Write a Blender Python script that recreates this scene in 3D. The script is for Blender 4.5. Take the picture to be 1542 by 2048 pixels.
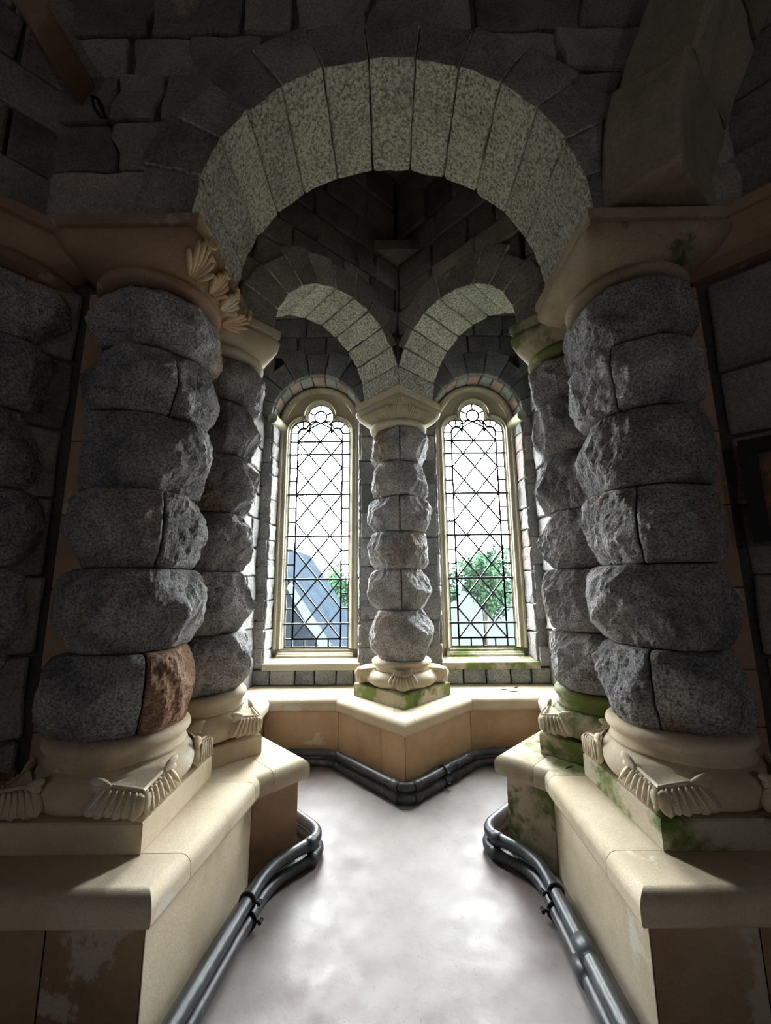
import bpy, math, random
from math import sin, cos, pi, radians, sqrt, atan2, hypot
from mathutils import Vector, Matrix, noise

for o in list(bpy.data.objects):
    bpy.data.objects.remove(o)
scene = bpy.context.scene
COL = scene.collection

# ------------------------------------------------------------------ camera
F_PX = 800.0
CAM = Vector((-0.039, 0.0, 1.5))
cam_data = bpy.data.cameras.new('camera')
cam_data.sensor_fit = 'VERTICAL'
cam_data.sensor_height = 24.0
cam_data.lens = 24.0 * F_PX / 2048.0
cam_data.clip_start = 0.02
cam = bpy.data.objects.new('camera', cam_data)
COL.objects.link(cam)
cam.matrix_world = (Matrix.Translation(CAM) @ Matrix.Rotation(radians(0.223), 4, 'Z')
                    @ Matrix.Rotation(radians(90 + 9.88), 4, 'X') @ Matrix.Rotation(radians(-0.506), 4, 'Z'))
scene.camera = cam

# ------------------------------------------------------------------ world, exposure
SKY = 78.0
world = bpy.data.worlds.new('world')
scene.world = world
world.use_nodes = True
bg = world.node_tree.nodes['Background']
bg.inputs['Color'].default_value = (0.95, 0.98, 1.0, 1)
bg.inputs['Strength'].default_value = SKY
vs = scene.view_settings
vs.view_transform = 'Standard'
vs.look = 'None'
vs.gamma = 1.0
vs.use_curve_mapping = False
vs.exposure = 0.0
scene.cycles.diffuse_bounces = 6
scene.cycles.max_bounces = 10
scene.cycles.transparent_max_bounces = 12
scene.cycles.sample_clamp_indirect = 6.0
scene.cycles.caustics_reflective = False
scene.cycles.caustics_refractive = False

# daylight enters by two windows in view and three rear slits added for fill
def portal(x, y, z, w, h, ang):
    l = bpy.data.lights.new('window_and_fill_portal', 'AREA')
    l.shape = 'RECTANGLE'
    l.size, l.size_y = w, h
    l.cycles.is_portal = True
    o = bpy.data.objects.new('window_and_fill_portal', l)
    COL.objects.link(o)
    o.location = (x, y, z)
    o.rotation_euler = (radians(ang), 0, 0)
FILL_SLITS = [(-3.2, 2.7, 3.45), (0.0, 3.0, 3.75), (3.0, 2.7, 3.45)]
SLIT_W = .125
for _x in (-.805, .970):
    portal(_x, 4.60, 2.2, 1.0, 3.1, -90)
for _x, _a, _b in FILL_SLITS:
    portal(_x, -7.15, (_a + _b) / 2, SLIT_W, _b - _a, 90)

# ------------------------------------------------------------------ materials
def nodes_of(name):
    m = bpy.data.materials.new(name)
    m.use_nodes = True
    nt = m.node_tree
    b = nt.nodes['Principled BSDF']
    return m, nt, b

def nd(nt, kind, **kw):
    n = nt.nodes.new(kind)
    for k, v in kw.items():
        setattr(n, k, v)
    return n

def noise_n(nt, co, scale, detail=4, rough=0.6):
    n = nd(nt, 'ShaderNodeTexNoise')
    n.inputs['Scale'].default_value = scale
    n.inputs['Detail'].default_value = detail
    n.inputs['Roughness'].default_value = rough
    nt.links.new(co, n.inputs['Vector'])
    return n.outputs['Fac']

def ramp(nt, fac, stops):
    r = nd(nt, 'ShaderNodeValToRGB')
    el = r.color_ramp.elements
    while len(el) < len(stops):
        el.new(0.5)
    for e, (p, c) in zip(el, stops):
        e.position = p
        e.color = (c[0], c[1], c[2], 1)
    nt.links.new(fac, r.inputs['Fac'])
    return r.outputs['Color']

def mix(nt, fac, a, b, mode='MIX'):
    n = nd(nt, 'ShaderNodeMix', data_type='RGBA', blend_type=mode)
    for sock, v in ((n.inputs['Factor'], fac), (n.inputs['A'], a), (n.inputs['B'], b)):
        if hasattr(v, 'is_linked'):
            nt.links.new(v, sock)
        elif isinstance(v, (int, float)):
            sock.default_value = v
        else:
            sock.default_value = (v[0], v[1], v[2], 1)
    return n.outputs['Result']

def stone_mat(name, cols, speck=0.5, sscale=110, pscale=2.6, bump=0.5, bscale=45, rough=0.85, vary=0.35, patches=(), bdist=0.012):
    m, nt, b = nodes_of(name)
    tc = nd(nt, 'ShaderNodeTexCoord')
    oi = nd(nt, 'ShaderNodeObjectInfo')
    off = nd(nt, 'ShaderNodeVectorMath', operation='MULTIPLY_ADD')
    cmb = nd(nt, 'ShaderNodeCombineXYZ')
    for i in range(3):
        nt.links.new(oi.outputs['Random'], cmb.inputs[i])
    nt.links.new(cmb.outputs[0], off.inputs[0])
    off.inputs[1].default_value = (13.7, 31.1, 7.3)
    nt.links.new(tc.outputs['Object'], off.inputs[2])
    co = off.outputs[0]
    k = len(cols)
    c = ramp(nt, noise_n(nt, co, pscale, 5, 0.62), [(0.3 + 0.42 * i / max(1, k - 1), cc) for i, cc in enumerate(cols)])
    for pc, ps, th, soft in patches:
        f = ramp(nt, noise_n(nt, co, ps, 6, 0.65), [(th, (0, 0, 0)), (min(1, th + soft), (1, 1, 1))])
        c = mix(nt, f, c, pc)
    if speck:
        s = ramp(nt, noise_n(nt, co, sscale, 3, 0.7), [(0.36, (1 - speck,) * 3), (0.5, (1, 1, 1)), (0.66, (1 + speck,) * 3)])
        c = mix(nt, 1.0, c, s, 'MULTIPLY')
    if vary:
        mr = nd(nt, 'ShaderNodeMapRange')
        mr.inputs['To Min'].default_value = 1 - vary
        mr.inputs['To Max'].default_value = 1 + vary
        nt.links.new(oi.outputs['Random'], mr.inputs['Value'])
        c = mix(nt, 1.0, c, mr.outputs[0], 'MULTIPLY')
    nt.links.new(c, b.inputs['Base Color'])
    b.inputs['Roughness'].default_value = rough
    b.inputs['Specular IOR Level'].default_value = 0.3
    bm = nd(nt, 'ShaderNodeBump')
    bm.inputs['Strength'].default_value = bump
    bm.inputs['Distance'].default_value = bdist
    nt.links.new(noise_n(nt, co, bscale, 6, 0.7), bm.inputs['Height'])
    nt.links.new(bm.outputs[0], b.inputs['Normal'])
    return m

def plain_mat(name, col, rough=0.6, metal=0.0, spec=0.4):
    m, nt, b = nodes_of(name)
    b.inputs['Base Color'].default_value = (*col, 1)
    b.inputs['Roughness'].default_value = rough
    b.inputs['Metallic'].default_value = metal
    b.inputs['Specular IOR Level'].default_value = spec
    return m

M = {}
M['drum'] = stone_mat('drum_granite', [(.15, .15, .165), (.38, .37, .37), (.58, .555, .53)], .6, 95, 4.2, 1.0, 30, vary=.22,
                      patches=[((.36, .25, .175), 2.2, .58, .10)], bdist=.024)
M['rust'] = stone_mat('rust_granite', [(.17, .11, .08), (.33, .19, .12), (.42, .27, .18)], .5, 90, 4, .8, 38, vary=.1, bdist=.016)
M['granite'] = stone_mat('arch_granite', [(.52, .51, .45), (.73, .71, .62), (.85, .82, .72)], .65, 58, 3.5, 1.0, 42, vary=.12, bdist=.018)
M['wall'] = stone_mat('dark_walling', [(.14, .122, .11), (.26, .225, .20), (.37, .30, .245)], .3, 80, 2.2, .7, 30, vary=.35,
                      patches=[((.42, .32, .26), 1.7, .64, .08)])
M['bay'] = stone_mat('bay_granite', [(.13, .13, .135), (.22, .215, .205), (.31, .295, .275)], .45, 85, 3.0, .9, 36, vary=.25)
M['bay_dark'] = stone_mat('bay_dark_granite', [(.16, .175, .185), (.30, .30, .305), (.41, .39, .37)], .45, 85, 3.0, .6, 36, vary=.3)
M['pink'] = stone_mat('pink_granite', [(.60, .40, .36), (.76, .57, .52)], .35, 80, 4, .7, 40, vary=.1)
M['pale_pink'] = stone_mat('pale_pink_granite', [(.22, .17, .155), (.33, .26, .235)], .35, 80, 4, .7, 40, vary=.1)
M['grey'] = stone_mat('grey_granite', [(.44, .50, .48), (.64, .68, .65)], .4, 80, 4, .7, 40, vary=.1)
M['mortar'] = stone_mat('mortar', [(.06, .055, .053), (.10, .09, .085)], .2, 60, 3, .4, 30, vary=0)
M['cream'] = stone_mat('cream_sandstone', [(.50, .40, .265), (.68, .575, .42), (.75, .66, .515)], .10, 160, 1.7, .25, 70, vary=.08,
                       patches=[((.76, .71, .61), 2.3, .60, .05), ((.40, .28, .17), 1.4, .66, .10)], bdist=.006)
M['tan'] = stone_mat('tan_sandstone', [(.46, .31, .19), (.64, .46, .29), (.72, .56, .39)], .10, 160, 1.5, .25, 60, vary=.06,
                     patches=[((.80, .70, .56), 1.6, .60, .03), ((.36, .22, .13), 1.3, .62, .10)], bdist=.006)
M['arch_shade'] = stone_mat('shaded_arch_face', [(.15, .135, .12), (.27, .24, .215), (.36, .32, .28)], .35, 70, 3.0, .7, 36, vary=.2)  # arch granite again, with the shade of the front faces put into its colour
M['slab'] = stone_mat('bench_wall_sandstone', [(.27, .16, .09), (.44, .29, .175), (.54, .41, .28)], .10, 160, 1.5, .25, 60, vary=.10,
                      patches=[((.62, .54, .44), 1.9, .56, .025), ((.25, .15, .085), 1.3, .62, .10)], bdist=.006)
M['mossy'] = stone_mat('mossy_sandstone', [(.40, .33, .23), (.60, .53, .40), (.66, .60, .48)], .12, 150, 1.9, .3, 60, vary=.08,
                       patches=[((.16, .20, .055), 2.6, .47, .10), ((.10, .15, .04), 5.0, .57, .08)], bdist=.007)
M['frame'] = stone_mat('window_sandstone', [(.47, .42, .29), (.58, .53, .39), (.62, .59, .46)], .08, 140, 2.0, .2, 60, vary=.08,
                       patches=[((.33, .33, .15), 3.0, .62, .10)], bdist=.004)
M['brown'] = stone_mat('brown_sandstone', [(.26, .16, .10), (.38, .245, .155), (.46, .32, .215)], .12, 150, 2.0, .3, 55, vary=.12,
                       patches=[((.52, .42, .34), 3.4, .62, .03)], bdist=.006)
M['mossbrown'] = stone_mat('moss_stained_brown_sandstone', [(.22, .16, .10), (.36, .28, .19), (.46, .38, .26)], .15, 120, 2.0, .5, 60, vary=.1,
                          patches=[((.085, .12, .035), 2.4, .60, .06)], bdist=.008)
M['rib'] = stone_mat('rib_stone', [(.16, .14, .11), (.28, .235, .18), (.36, .295, .22)], .15, 70, 2.0, .5, 30, vary=.25)

def floor_material():
    m, nt, b = nodes_of('worn_concrete')
    tc = nd(nt, 'ShaderNodeTexCoord')
    co = tc.outputs['Object']
    c = ramp(nt, noise_n(nt, co, 1.3, 6, .6), [(.34, (.125, .083, .073)), (.47, (.195, .163, .153)), (.66, (.245, .224, .214))])
    f = ramp(nt, noise_n(nt, co, 26, 5, .75), [(.30, (.72, .70, .68)), (.42, (1, 1, 1))])
    c = mix(nt, 1.0, c, f, 'MULTIPLY')
    f2 = ramp(nt, noise_n(nt, co, 85, 2, .5), [(.24, (.45, .43, .42)), (.29, (1, 1, 1))])
    c = mix(nt, 1.0, c, f2, 'MULTIPLY')
    nt.links.new(c, b.inputs['Base Color'])
    r = ramp(nt, noise_n(nt, co, 5, 5, .7), [(.3, (.42,) * 3), (.7, (.66,) * 3)])
    nt.links.new(r, b.inputs['Roughness'])
    bm = nd(nt, 'ShaderNodeBump')
    bm.inputs['Strength'].default_value = .18
    bm.inputs['Distance'].default_value = .006
    nt.links.new(noise_n(nt, co, 22, 6, .7), bm.inputs['Height'])
    nt.links.new(bm.outputs[0], b.inputs['Normal'])
    return m
M['floor'] = floor_material()

def pipe_material():
    m, nt, b = nodes_of('painted_iron')
    tc = nd(nt, 'ShaderNodeTexCoord')
    co = tc.outputs['Object']
    c = ramp(nt, noise_n(nt, co, 9, 6, .7), [(.35, (.020, .025, .031)), (.55, (.042, .051, .060)), (.74, (.13, .147, .156))])
    nt.links.new(c, b.inputs['Base Color'])
    b.inputs['Roughness'].default_value = .42
    bm = nd(nt, 'ShaderNodeBump')
    bm.inputs['Strength'].default_value = .25
    bm.inputs['Distance'].default_value = .004
    nt.links.new(noise_n(nt, co, 60, 4, .6), bm.inputs['Height'])
    nt.links.new(bm.outputs[0], b.inputs['Normal'])
    return m
M['pipe'] = pipe_material()
M['lead'] = plain_mat('lead', (.035, .04, .045), .6, .3)
M['iron'] = plain_mat('wrought_iron', (.02, .02, .022), .6, .5)
M['soil'] = plain_mat('dry_twig', (.07, .05, .035), .9)
M['picframe'] = plain_mat('dark_wood_frame', (.018, .015, .014), .45)

def glass_material():
    m = bpy.data.materials.new('old_window_glass')
    m.use_nodes = True
    nt = m.node_tree
    nt.nodes.clear()
    out = nd(nt, 'ShaderNodeOutputMaterial')
    tr = nd(nt, 'ShaderNodeBsdfTransparent')
    tr.inputs['Color'].default_value = (.90, .93, .92, 1)
    gl = nd(nt, 'ShaderNodeBsdfGlossy')
    gl.inputs['Roughness'].default_value = .12
    tl = nd(nt, 'ShaderNodeBsdfTranslucent')
    tl.inputs['Color'].default_value = (.85, .9, .9, 1)
    tc = nd(nt, 'ShaderNodeTexCoord')
    dirt = ramp(nt, noise_n(nt, tc.outputs['Object'], 60, 4, .75), [(.45, (.0006,) * 3), (.75, (.005,) * 3)])
    m1 = nd(nt, 'ShaderNodeMixShader')
    m2 = nd(nt, 'ShaderNodeMixShader')
    nt.links.new(dirt, m1.inputs[0])
    nt.links.new(tr.outputs[0], m1.inputs[1])
    nt.links.new(tl.outputs[0], m1.inputs[2])
    m2.inputs[0].default_value = .05
    nt.links.new(m1.outputs[0], m2.inputs[1])
    nt.links.new(gl.outputs[0], m2.inputs[2])
    nt.links.new(m2.outputs[0], out.inputs['Surface'])
    return m
M['glass'] = glass_material()

# ------------------------------------------------------------------ mesh helpers
def link(name, verts, faces, mat, parent=None, smooth=False):
    """one mesh object; verts in world metres, made local to the parent's base"""
    off = parent['_o'] if parent is not None and '_o' in parent else (0, 0, 0)
    me = bpy.data.meshes.new(name)
    me.from_pydata([(v[0] - off[0], v[1] - off[1], v[2] - off[2]) for v in verts], [], faces)
    if smooth:
        me.polygons.foreach_set('use_smooth', [True] * len(me.polygons))
    me.materials.append(M[mat] if isinstance(mat, str) else mat)
    o = bpy.data.objects.new(name, me)
    COL.objects.link(o)
    if parent is not None:
        o.parent = parent
        if '_o' in parent:
            o['_o'] = list(parent['_o'])
    return o

def thing(name, label, cat, loc=(0, 0, 0), group=None, kind=None):
    o = bpy.data.objects.new(name, None)
    o.empty_display_size = .1
    COL.objects.link(o)
    o.location = loc
    o['_o'] = list(loc)
    if label:
        o['label'] = label
    if cat:
        o['category'] = cat
    if group:
        o['group'] = group
    if kind:
        o['kind'] = kind
    return o

def struct(o, label=None):
    o['kind'] = 'structure'
    if label:
        o['label'] = label
    return o

class MB:
    def __init__(s):
        s.v = []
        s.f = []
    def add(s, v, f):
        n = len(s.v)
        s.v += list(v)
        s.f += [tuple(i + n for i in q) for q in f]
        return s
    def build(s, name, mat, parent=None, smooth=False):
        return link(name, s.v, s.f, mat, parent, smooth)

def box_vf(x0, x1, y0, y1, z0, z1):
    v = [(x, y, z) for z in (z0, z1) for y in (y0, y1) for x in (x0, x1)]
    return v, [(0, 2, 3, 1), (4, 5, 7, 6), (0, 1, 5, 4), (2, 6, 7, 3), (0, 4, 6, 2), (1, 3, 7, 5)]

def axis_pts(L, r, seg):
    n = max(1, int(round((L - 2 * r) / seg)))
    return [0.0] + [r + (L - 2 * r) * i / n for i in range(n + 1)] + [L]

def block_vf(dims, fmap, r=.012, seg=.08, amp=0.0, freq=6.0, seed=0.0, skip=()):
    """rounded, subdivided block in a dims box, warped by fmap(u,v,w) and roughened"""
    if isinstance(seg, (int, float)):
        seg = (seg,) * 3
    r = min(r, min(dims) * .45)
    ax = [axis_pts(dims[i], r, seg[i]) for i in range(3)]
    n = [len(a) for a in ax]
    idx = {}
    verts = []
    sv = Vector((seed * 3.17, seed * 7.31, seed * 1.93))
    def vid(i, j, k):
        key = (i, j, k)
        if key in idx:
            return idx[key]
        p = [ax[0][i], ax[1][j], ax[2][k]]
        inn = [min(max(p[a], r), dims[a] - r) for a in range(3)]
        d = Vector([p[a] - inn[a] for a in range(3)])
        if d.length > 1e-9:
            d = d.normalized() * r
        q = [inn[a] + d[a] for a in range(3)]
        w = Vector(fmap(q[0] / dims[0], q[1] / dims[1], q[2] / dims[2]))
        if amp:
            s = (w + sv) * freq
            w = w + noise.noise_vector(s) * amp + noise.noise_vector(s * 3.1) * (amp * .45)
        idx[key] = len(verts)
        verts.append(w)
        return idx[key]
    faces = []
    block_vf.sides = []
    for side in range(6):
        if side in skip:
            continue
        a = side // 2
        hi = side % 2
        b, c = [(1, 2), (0, 2), (0, 1)][a]
        for i in range(n[b] - 1):
            for j in range(n[c] - 1):
                q = []
                for (di, dj) in ((0, 0), (1, 0), (1, 1), (0, 1)):
                    t = [0, 0, 0]
                    t[a] = (n[a] - 1) * hi
                    t[b] = i + di
                    t[c] = j + dj
                    q.append(vid(*t))
                flip = (hi == 0) != (a == 1)
                block_vf.sides.append(side)
                faces.append(tuple(reversed(q)) if flip else tuple(q))
    return verts, faces

def offset_poly(poly, offs):
    """offset each edge i (poly[i] -> poly[i+1], CCW) inward by offs[i]"""
    n = len(poly)
    out = []
    for i in range(n):
        p0, p1, p2 = poly[i - 1], poly[i], poly[(i + 1) % n]
        a = Vector((p1[0] - p0[0], p1[1] - p0[1])).normalized()
        b = Vector((p2[0] - p1[0], p2[1] - p1[1])).normalized()
        na, nb = Vector((-a.y, a.x)), Vector((-b.y, b.x))
        oa, ob = offs[i - 1], offs[i]
        den = a.x * b.y - a.y * b.x
        if abs(den) < 1e-5:
            q = Vector(p1) + na * max(oa, ob)
        else:
            A = Vector(p1) + na * oa
            B = Vector(p1) + nb * ob
            t = ((B - A).x * b.y - (B - A).y * b.x) / den
            q = A + a * t
        out.append((q.x, q.y))
    return out

def stack_vf(poly, flags, prof, other=.003):
    """prism of a plan polygon whose flagged edges carry the profile [(inset, z)...] bottom to top"""
    v = []
    f = []
    n = len(poly)
    for (d, z) in prof:
        ring = offset_poly(poly, [d if flags[i] else other for i in range(n)])
        v += [(x, y, z) for x, y in ring]
    for k in range(len(prof) - 1):
        for i in range(n):
            j = (i + 1) % n
            f.append((k * n + i, k * n + j, (k + 1) * n + j, (k + 1) * n + i))
    f.append(tuple(reversed(range(n))))
    f.append(tuple(range((len(prof) - 1) * n, len(prof) * n)))
    return v, f

def lathe_vf(prof, cx, cy, n=48, a0=0, a1=2 * pi):
    full = abs(a1 - a0 - 2 * pi) < 1e-6
    m = n if full else n + 1
    v = []
    f = []
    for (r, z) in prof:
        for i in range(m):
            t = a0 + (a1 - a0) * i / n
            v.append((cx + r * cos(t), cy + r * sin(t), z))
    for k in range(len(prof) - 1):
        for i in range(n):
            j = (i + 1) % m
            f.append((k * m + i, k * m + j, (k + 1) * m + j, (k + 1) * m + i))
    if full:
        f.append(tuple(reversed(range(m))))
        f.append(tuple(range((len(prof) - 1) * m, len(prof) * m)))
    return v, f

def tube_vf(path, r, n=14, caps=True):
    path = [Vector(p) for p in path]
    v = []
    f = []
    up = Vector((0, 0, 1))
    for i, p in enumerate(path):
        a = path[max(0, i - 1)]
        b = path[min(len(path) - 1, i + 1)]
        t = (b - a).normalized()
        x = t.cross(up)
        if x.length < 1e-4:
            x = t.cross(Vector((1, 0, 0)))
        x.normalize()
        y = x.cross(t)
        rr = r[i] if isinstance(r, (list, tuple)) else r
        for k in range(n):
            an = 2 * pi * k / n
            v.append(p + x * (rr * cos(an)) + y * (rr * sin(an)))
    for i in range(len(path) - 1):
        for k in range(n):
            l = (k + 1) % n
            f.append((i * n + k, i * n + l, (i + 1) * n + l, (i + 1) * n + k))
    if caps:
        f.append(tuple(range(n)))
        f.append(tuple(reversed(range((len(path) - 1) * n, len(path) * n))))
    return v, f

def lobe_vf(base, tip, width, thick, normal, nu=7, nv=8, curl=0.0, fat=.35, blunt=False):
    """a leaf-like teardrop from base to tip, bulging along normal"""
    base, tip, normal = Vector(base), Vector(tip), Vector(normal).normalized()
    ax = tip - base
    L = ax.length
    ax.normalize()
    side = ax.cross(normal).normalized()
    nn = side.cross(ax).normalized()
    v = [base]
    for i in range(1, nu):
        t = i / nu
        w = sin(pi * t ** (1 - fat)) ** .7
        if blunt:
            w = min(1, t * 2.2) ** .6 * sqrt(max(.02, 1 - max(0, (t - .55) / .5) ** 2))
        c = base + ax * (L * t) + nn * (curl * t * t)
        for k in range(nv):
            a = 2 * pi * k / nv
            v.append(c + side * (width * .5 * w * cos(a)) + nn * (thick * .5 * w * sin(a)))
    v.append(tip + nn * curl)
    f = []
    for k in range(nv):
        f.append((0, 1 + (k + 1) % nv, 1 + k))
    for i in range(nu - 2):
        for k in range(nv):
            l = (k + 1) % nv
            f.append((1 + i * nv + k, 1 + i * nv + l, 1 + (i + 1) * nv + l, 1 + (i + 1) * nv + k))
    b = 1 + (nu - 2) * nv
    e = len(v) - 1
    for k in range(nv):
        f.append((b + k, b + (k + 1) % nv, e))
    return v, f

def frame_pt(o, T, N, t, n, z):
    return (o[0] + T[0] * t + N[0] * n, o[1] + T[1] * t + N[1] * n, z)

def arch_sheet_vf(o, T, N, t0, t1, z0, z1, opens, depth, seg=24):
    """wall slab (front at n=0, back at n=depth) with round-headed openings (c, r, zb, zs)"""
    mb = MB()
    P = lambda t, n, z: frame_pt(o, T, N, t, n, z)
    def quad(a, b, c, d):
        for n in (0, depth):
            q = [P(*(p[0], n, p[1])) for p in (a, b, c, d)]
            mb.add(q, [(0, 1, 2, 3) if n else (3, 2, 1, 0)])
    opens = sorted(opens)
    cl_ = lambda t: min(max(t, t0), t1)
    e = t0
    for (c, r, zb, zs) in opens:
        if c - r > e + 1e-6:
            quad((e, z0), (c - r, z0), (c - r, z1), (e, z1))
        e = c + r
        if zb > z0 + 1e-4:
            quad((c - r, z0), (c + r, z0), (c + r, zb), (c - r, zb))
            mb.add([P(c - r, 0, zb), P(c + r, 0, zb), P(c + r, depth, zb), P(c - r, depth, zb)], [(0, 1, 2, 3)])
        for i in range(seg):
            a, b = pi - pi * i / seg, pi - pi * (i + 1) / seg
            p, q = (cl_(c + r * cos(a)), zs + r * sin(a)), (cl_(c + r * cos(b)), zs + r * sin(b))
            if abs(p[0] - q[0]) < 1e-6:
                continue
            quad(p, q, (q[0], z1), (p[0], z1))
            mb.add([P(p[0], 0, p[1]), P(q[0], 0, q[1]), P(q[0], depth, q[1]), P(p[0], depth, p[1])], [(0, 1, 2, 3)])
        for s in (-1, 1):
            if zs > zb:
                mb.add([P(c + s * r, 0, zb), P(c + s * r, 0, zs), P(c + s * r, depth, zs), P(c + s * r, depth, zb)], [(0, 1, 2, 3)])
    quad((e, z0), (t1, z0), (t1, z1), (e, z1))
    for (a, b, zz) in ((t0, t1, z1),):
        mb.add([P(a, 0, zz), P(b, 0, zz), P(b, depth, zz), P(a, depth, zz)], [(0, 1, 2, 3)])
    for t in (t0, t1):
        mb.add([P(t, 0, z0), P(t, 0, z1), P(t, depth, z1), P(t, depth, z0)], [(0, 1, 2, 3)])
    return mb

RND = random.Random(11)

def stone_piece(parent, o, T, N, t0, t1, z0, z1, mat='wall', depth=.09, proud=.02, name='stone', gap=.005, skew=.012, r=.014, seg=.14, amp=.009):
    """one walling stone: a roughened block on a wall plane (n negative = towards the viewer)"""
    g = gap
    jt = [RND.uniform(-skew, skew) for _ in range(4)]
    pr = proud + RND.uniform(-.010, .012)
    def fm(u, v, w):
        a = t0 + g + (jt[0] if v < .5 else jt[1]) * .5
        b = t1 - g + (jt[2] if v < .5 else jt[3]) * .5
        t = a + (b - a) * u
        z = z0 + g + (z1 - z0 - 2 * g) * v
        return frame_pt(o, T, N, t, depth - (depth + pr) * w, z)
    v, f = block_vf((t1 - t0, z1 - z0, depth), fm, r, (seg, seg, .2), amp, 7, RND.uniform(0, 99), skip=(4,))
    return link(name, v, f, mat, parent, False)

def courses(parent, o, T, N, t0, t1, rows, lens, mat='wall', cut=None, **kw):
    """coursed stones between t0 and t1; cut(z0,z1) gives intervals to leave open"""
    for (z0, z1) in rows:
        spans = [(t0, t1)]
        if cut:
            for (a, b) in cut(z0, z1):
                ns = []
                for (p, q) in spans:
                    if b <= p or a >= q:
                        ns.append((p, q))
                        continue
                    if a > p + .03:
                        ns.append((p, a))
                    if b < q - .03:
                        ns.append((b, q))
                spans = ns
        for (p, q) in spans:
            t = p
            while t < q - 1e-6:
                L = RND.uniform(*lens)
                e = t + L
                if q - e < lens[0] * .6:
                    e = q
                stone_piece(parent, o, T, N, t, e, z0, z1, mat if isinstance(mat, str) else RND.choice(mat), **kw)
                t = e

def voussoirs(parent, o, T, N, c, zs, r0, r1s, n0, n1, count, mat='granite', seg=.05, amp=.006, a_start=0.0, a_end=pi, r=.012, gap=.004, name='voussoir', edges=None, face=None):
    for i in range(count):
        a0 = a_start + (a_end - a_start) * i / count
        a1 = a_start + (a_end - a_start) * (i + 1) / count
        if edges:
            a0, a1 = edges[i], edges[i + 1]
        r1 = r1s[i % len(r1s)]
        am = (a0 + a1) / 2
        ha = (a1 - a0) / 2
        nn0 = n0 + RND.uniform(-.006, .006)
        def fm(u, v, w):
            th = a0 + (a1 - a0) * u
            k = cos(ha) / cos(th - am)
            rr = (r0 + .004) / cos(ha) * k * .998 + (r1 - r0) * w
            g = gap * (1 - 2 * u)
            x = rr * cos(th) - sin(th) * g
            z = rr * sin(th) + cos(th) * g
            return frame_pt(o, T, N, c + x, nn0 + (n1 - nn0) * v, zs + z)
        L = (a1 - a0) * (r0 + r1) / 2
        v, f = block_vf((L, n1 - n0, r1 - r0), fm, r, (seg, seg, .12), amp, 11, RND.uniform(0, 99), skip=(5,))
        m = mat if isinstance(mat, str) else mat[i % len(mat)]
        sd = block_vf.sides
        ob = link(name, v, f, m, parent, False)
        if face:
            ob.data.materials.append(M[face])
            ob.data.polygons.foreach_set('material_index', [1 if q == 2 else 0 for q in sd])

# ------------------------------------------------------------------ key dimensions
H = .50            # bench top
SPR = 3.27         # springing of every arch
XB = .08           # axis of the window bay
YW = 4.15          # face of the window wall
XV, YV = (1, 0), (0, 1)
S2 = sqrt(.5)

# ------------------------------------------------------------------ setting: floor, ceilings, walls
fl = MB()
fl.add(*box_vf(-6, 6, -7, 4.6, -.12, 0))
struct(fl.build('floor', 'floor'), 'pale worn concrete floor stained pinkish grey')
cl = MB()
cl.add(*box_vf(-6, 6, -7, 4.7, 5.5, 5.62))
struct(cl.build('ceiling', 'wall'), 'dark ceiling over the stone bay')

def prism_vf(poly, z0, z1):
    return stack_vf(poly, [False] * len(poly), [(0, z0), (0, z1)], 0)

# side masses: the sandstone pier behind each front column, the angled outer wall and the bay side wall
wl = thing('wall_left', 'dark stone wall to the left of the arch', None, kind='structure')
wl['kind'] = 'structure'
mb = MB().add(*prism_vf([(-1.60, 1.90), (-1.22, 1.90), (-1.22, 2.68), (-1.41, 2.85), (-1.41, 4.5), (-5.5, 4.5), (-5.5, -2.0)], 0, 5.5))
mb.build('backing', 'mortar', wl)
wr = thing('wall_right', 'dark stone wall to the right of the arch', None, kind='structure')
mb = MB().add(*prism_vf([(1.60, 1.90), (5.5, -2.0), (5.5, 4.5), (1.57, 4.5), (1.57, 2.85), (1.24, 2.68), (1.24, 1.90)], 0, 5.5))
mb.build('backing', 'mortar', wr)
wb = MB()
_e = -6.0
for _x, _a, _b in FILL_SLITS:  # unseen slits added to this wall to brighten the front faces
    wb.add(*box_vf(_e, _x - SLIT_W / 2, -7.1, -6.9, 0, 5.5))
    wb.add(*box_vf(_x - SLIT_W / 2, _x + SLIT_W / 2, -7.1, -6.9, 0, _a))
    wb.add(*box_vf(_x - SLIT_W / 2, _x + SLIT_W / 2, -7.1, -6.9, _b, 5.5))
    _e = _x + SLIT_W / 2
wb.add(*box_vf(_e, 6, -7.1, -6.9, 0, 5.5))
wb.add(*box_vf(-6.1, -5.45, -7, 4.5, 0, 5.5))
wb.add(*box_vf(5.45, 6.1, -7, 4.5, 0, 5.5))
struct(wb.build('wall_rear', 'wall'), 'dark stone wall behind the viewer')

# smooth sandstone pilaster slabs beside the front columns
for s, par, jz in ((-1, wl, (.86, 1.12, 1.48, 1.83, 2.20, 2.56, 2.93, 3.02)), (1, wr, (.86, 1.10, 1.46, 1.85, 2.22, 2.55, 2.95, 3.02))):
    zz = [.50] + list(jz)
    for a, b in zip(zz[:-1], zz[1:]):
        x0, x1 = sorted((s * 1.605, s * 1.10))
        v, f = block_vf((x1 - x0, .20, b - a), lambda u, v_, w: (x0 + (x1 - x0) * u, 1.885 + .2 * v_, a + .002 + (b - a - .004) * w), .006, .2)
        link('pilaster_stone', v, f, 'brown', par)

# the angled outer walls beyond the pilasters
def rows_between(z0, z1, h, jit=.03):
    zs = [z0]
    while zs[-1] < z1 - h * .6:
        zs.append(zs[-1] + h + RND.uniform(-jit, jit))
    zs[-1] = z1
    return list(zip(zs[:-1], zs[1:]))

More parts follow.
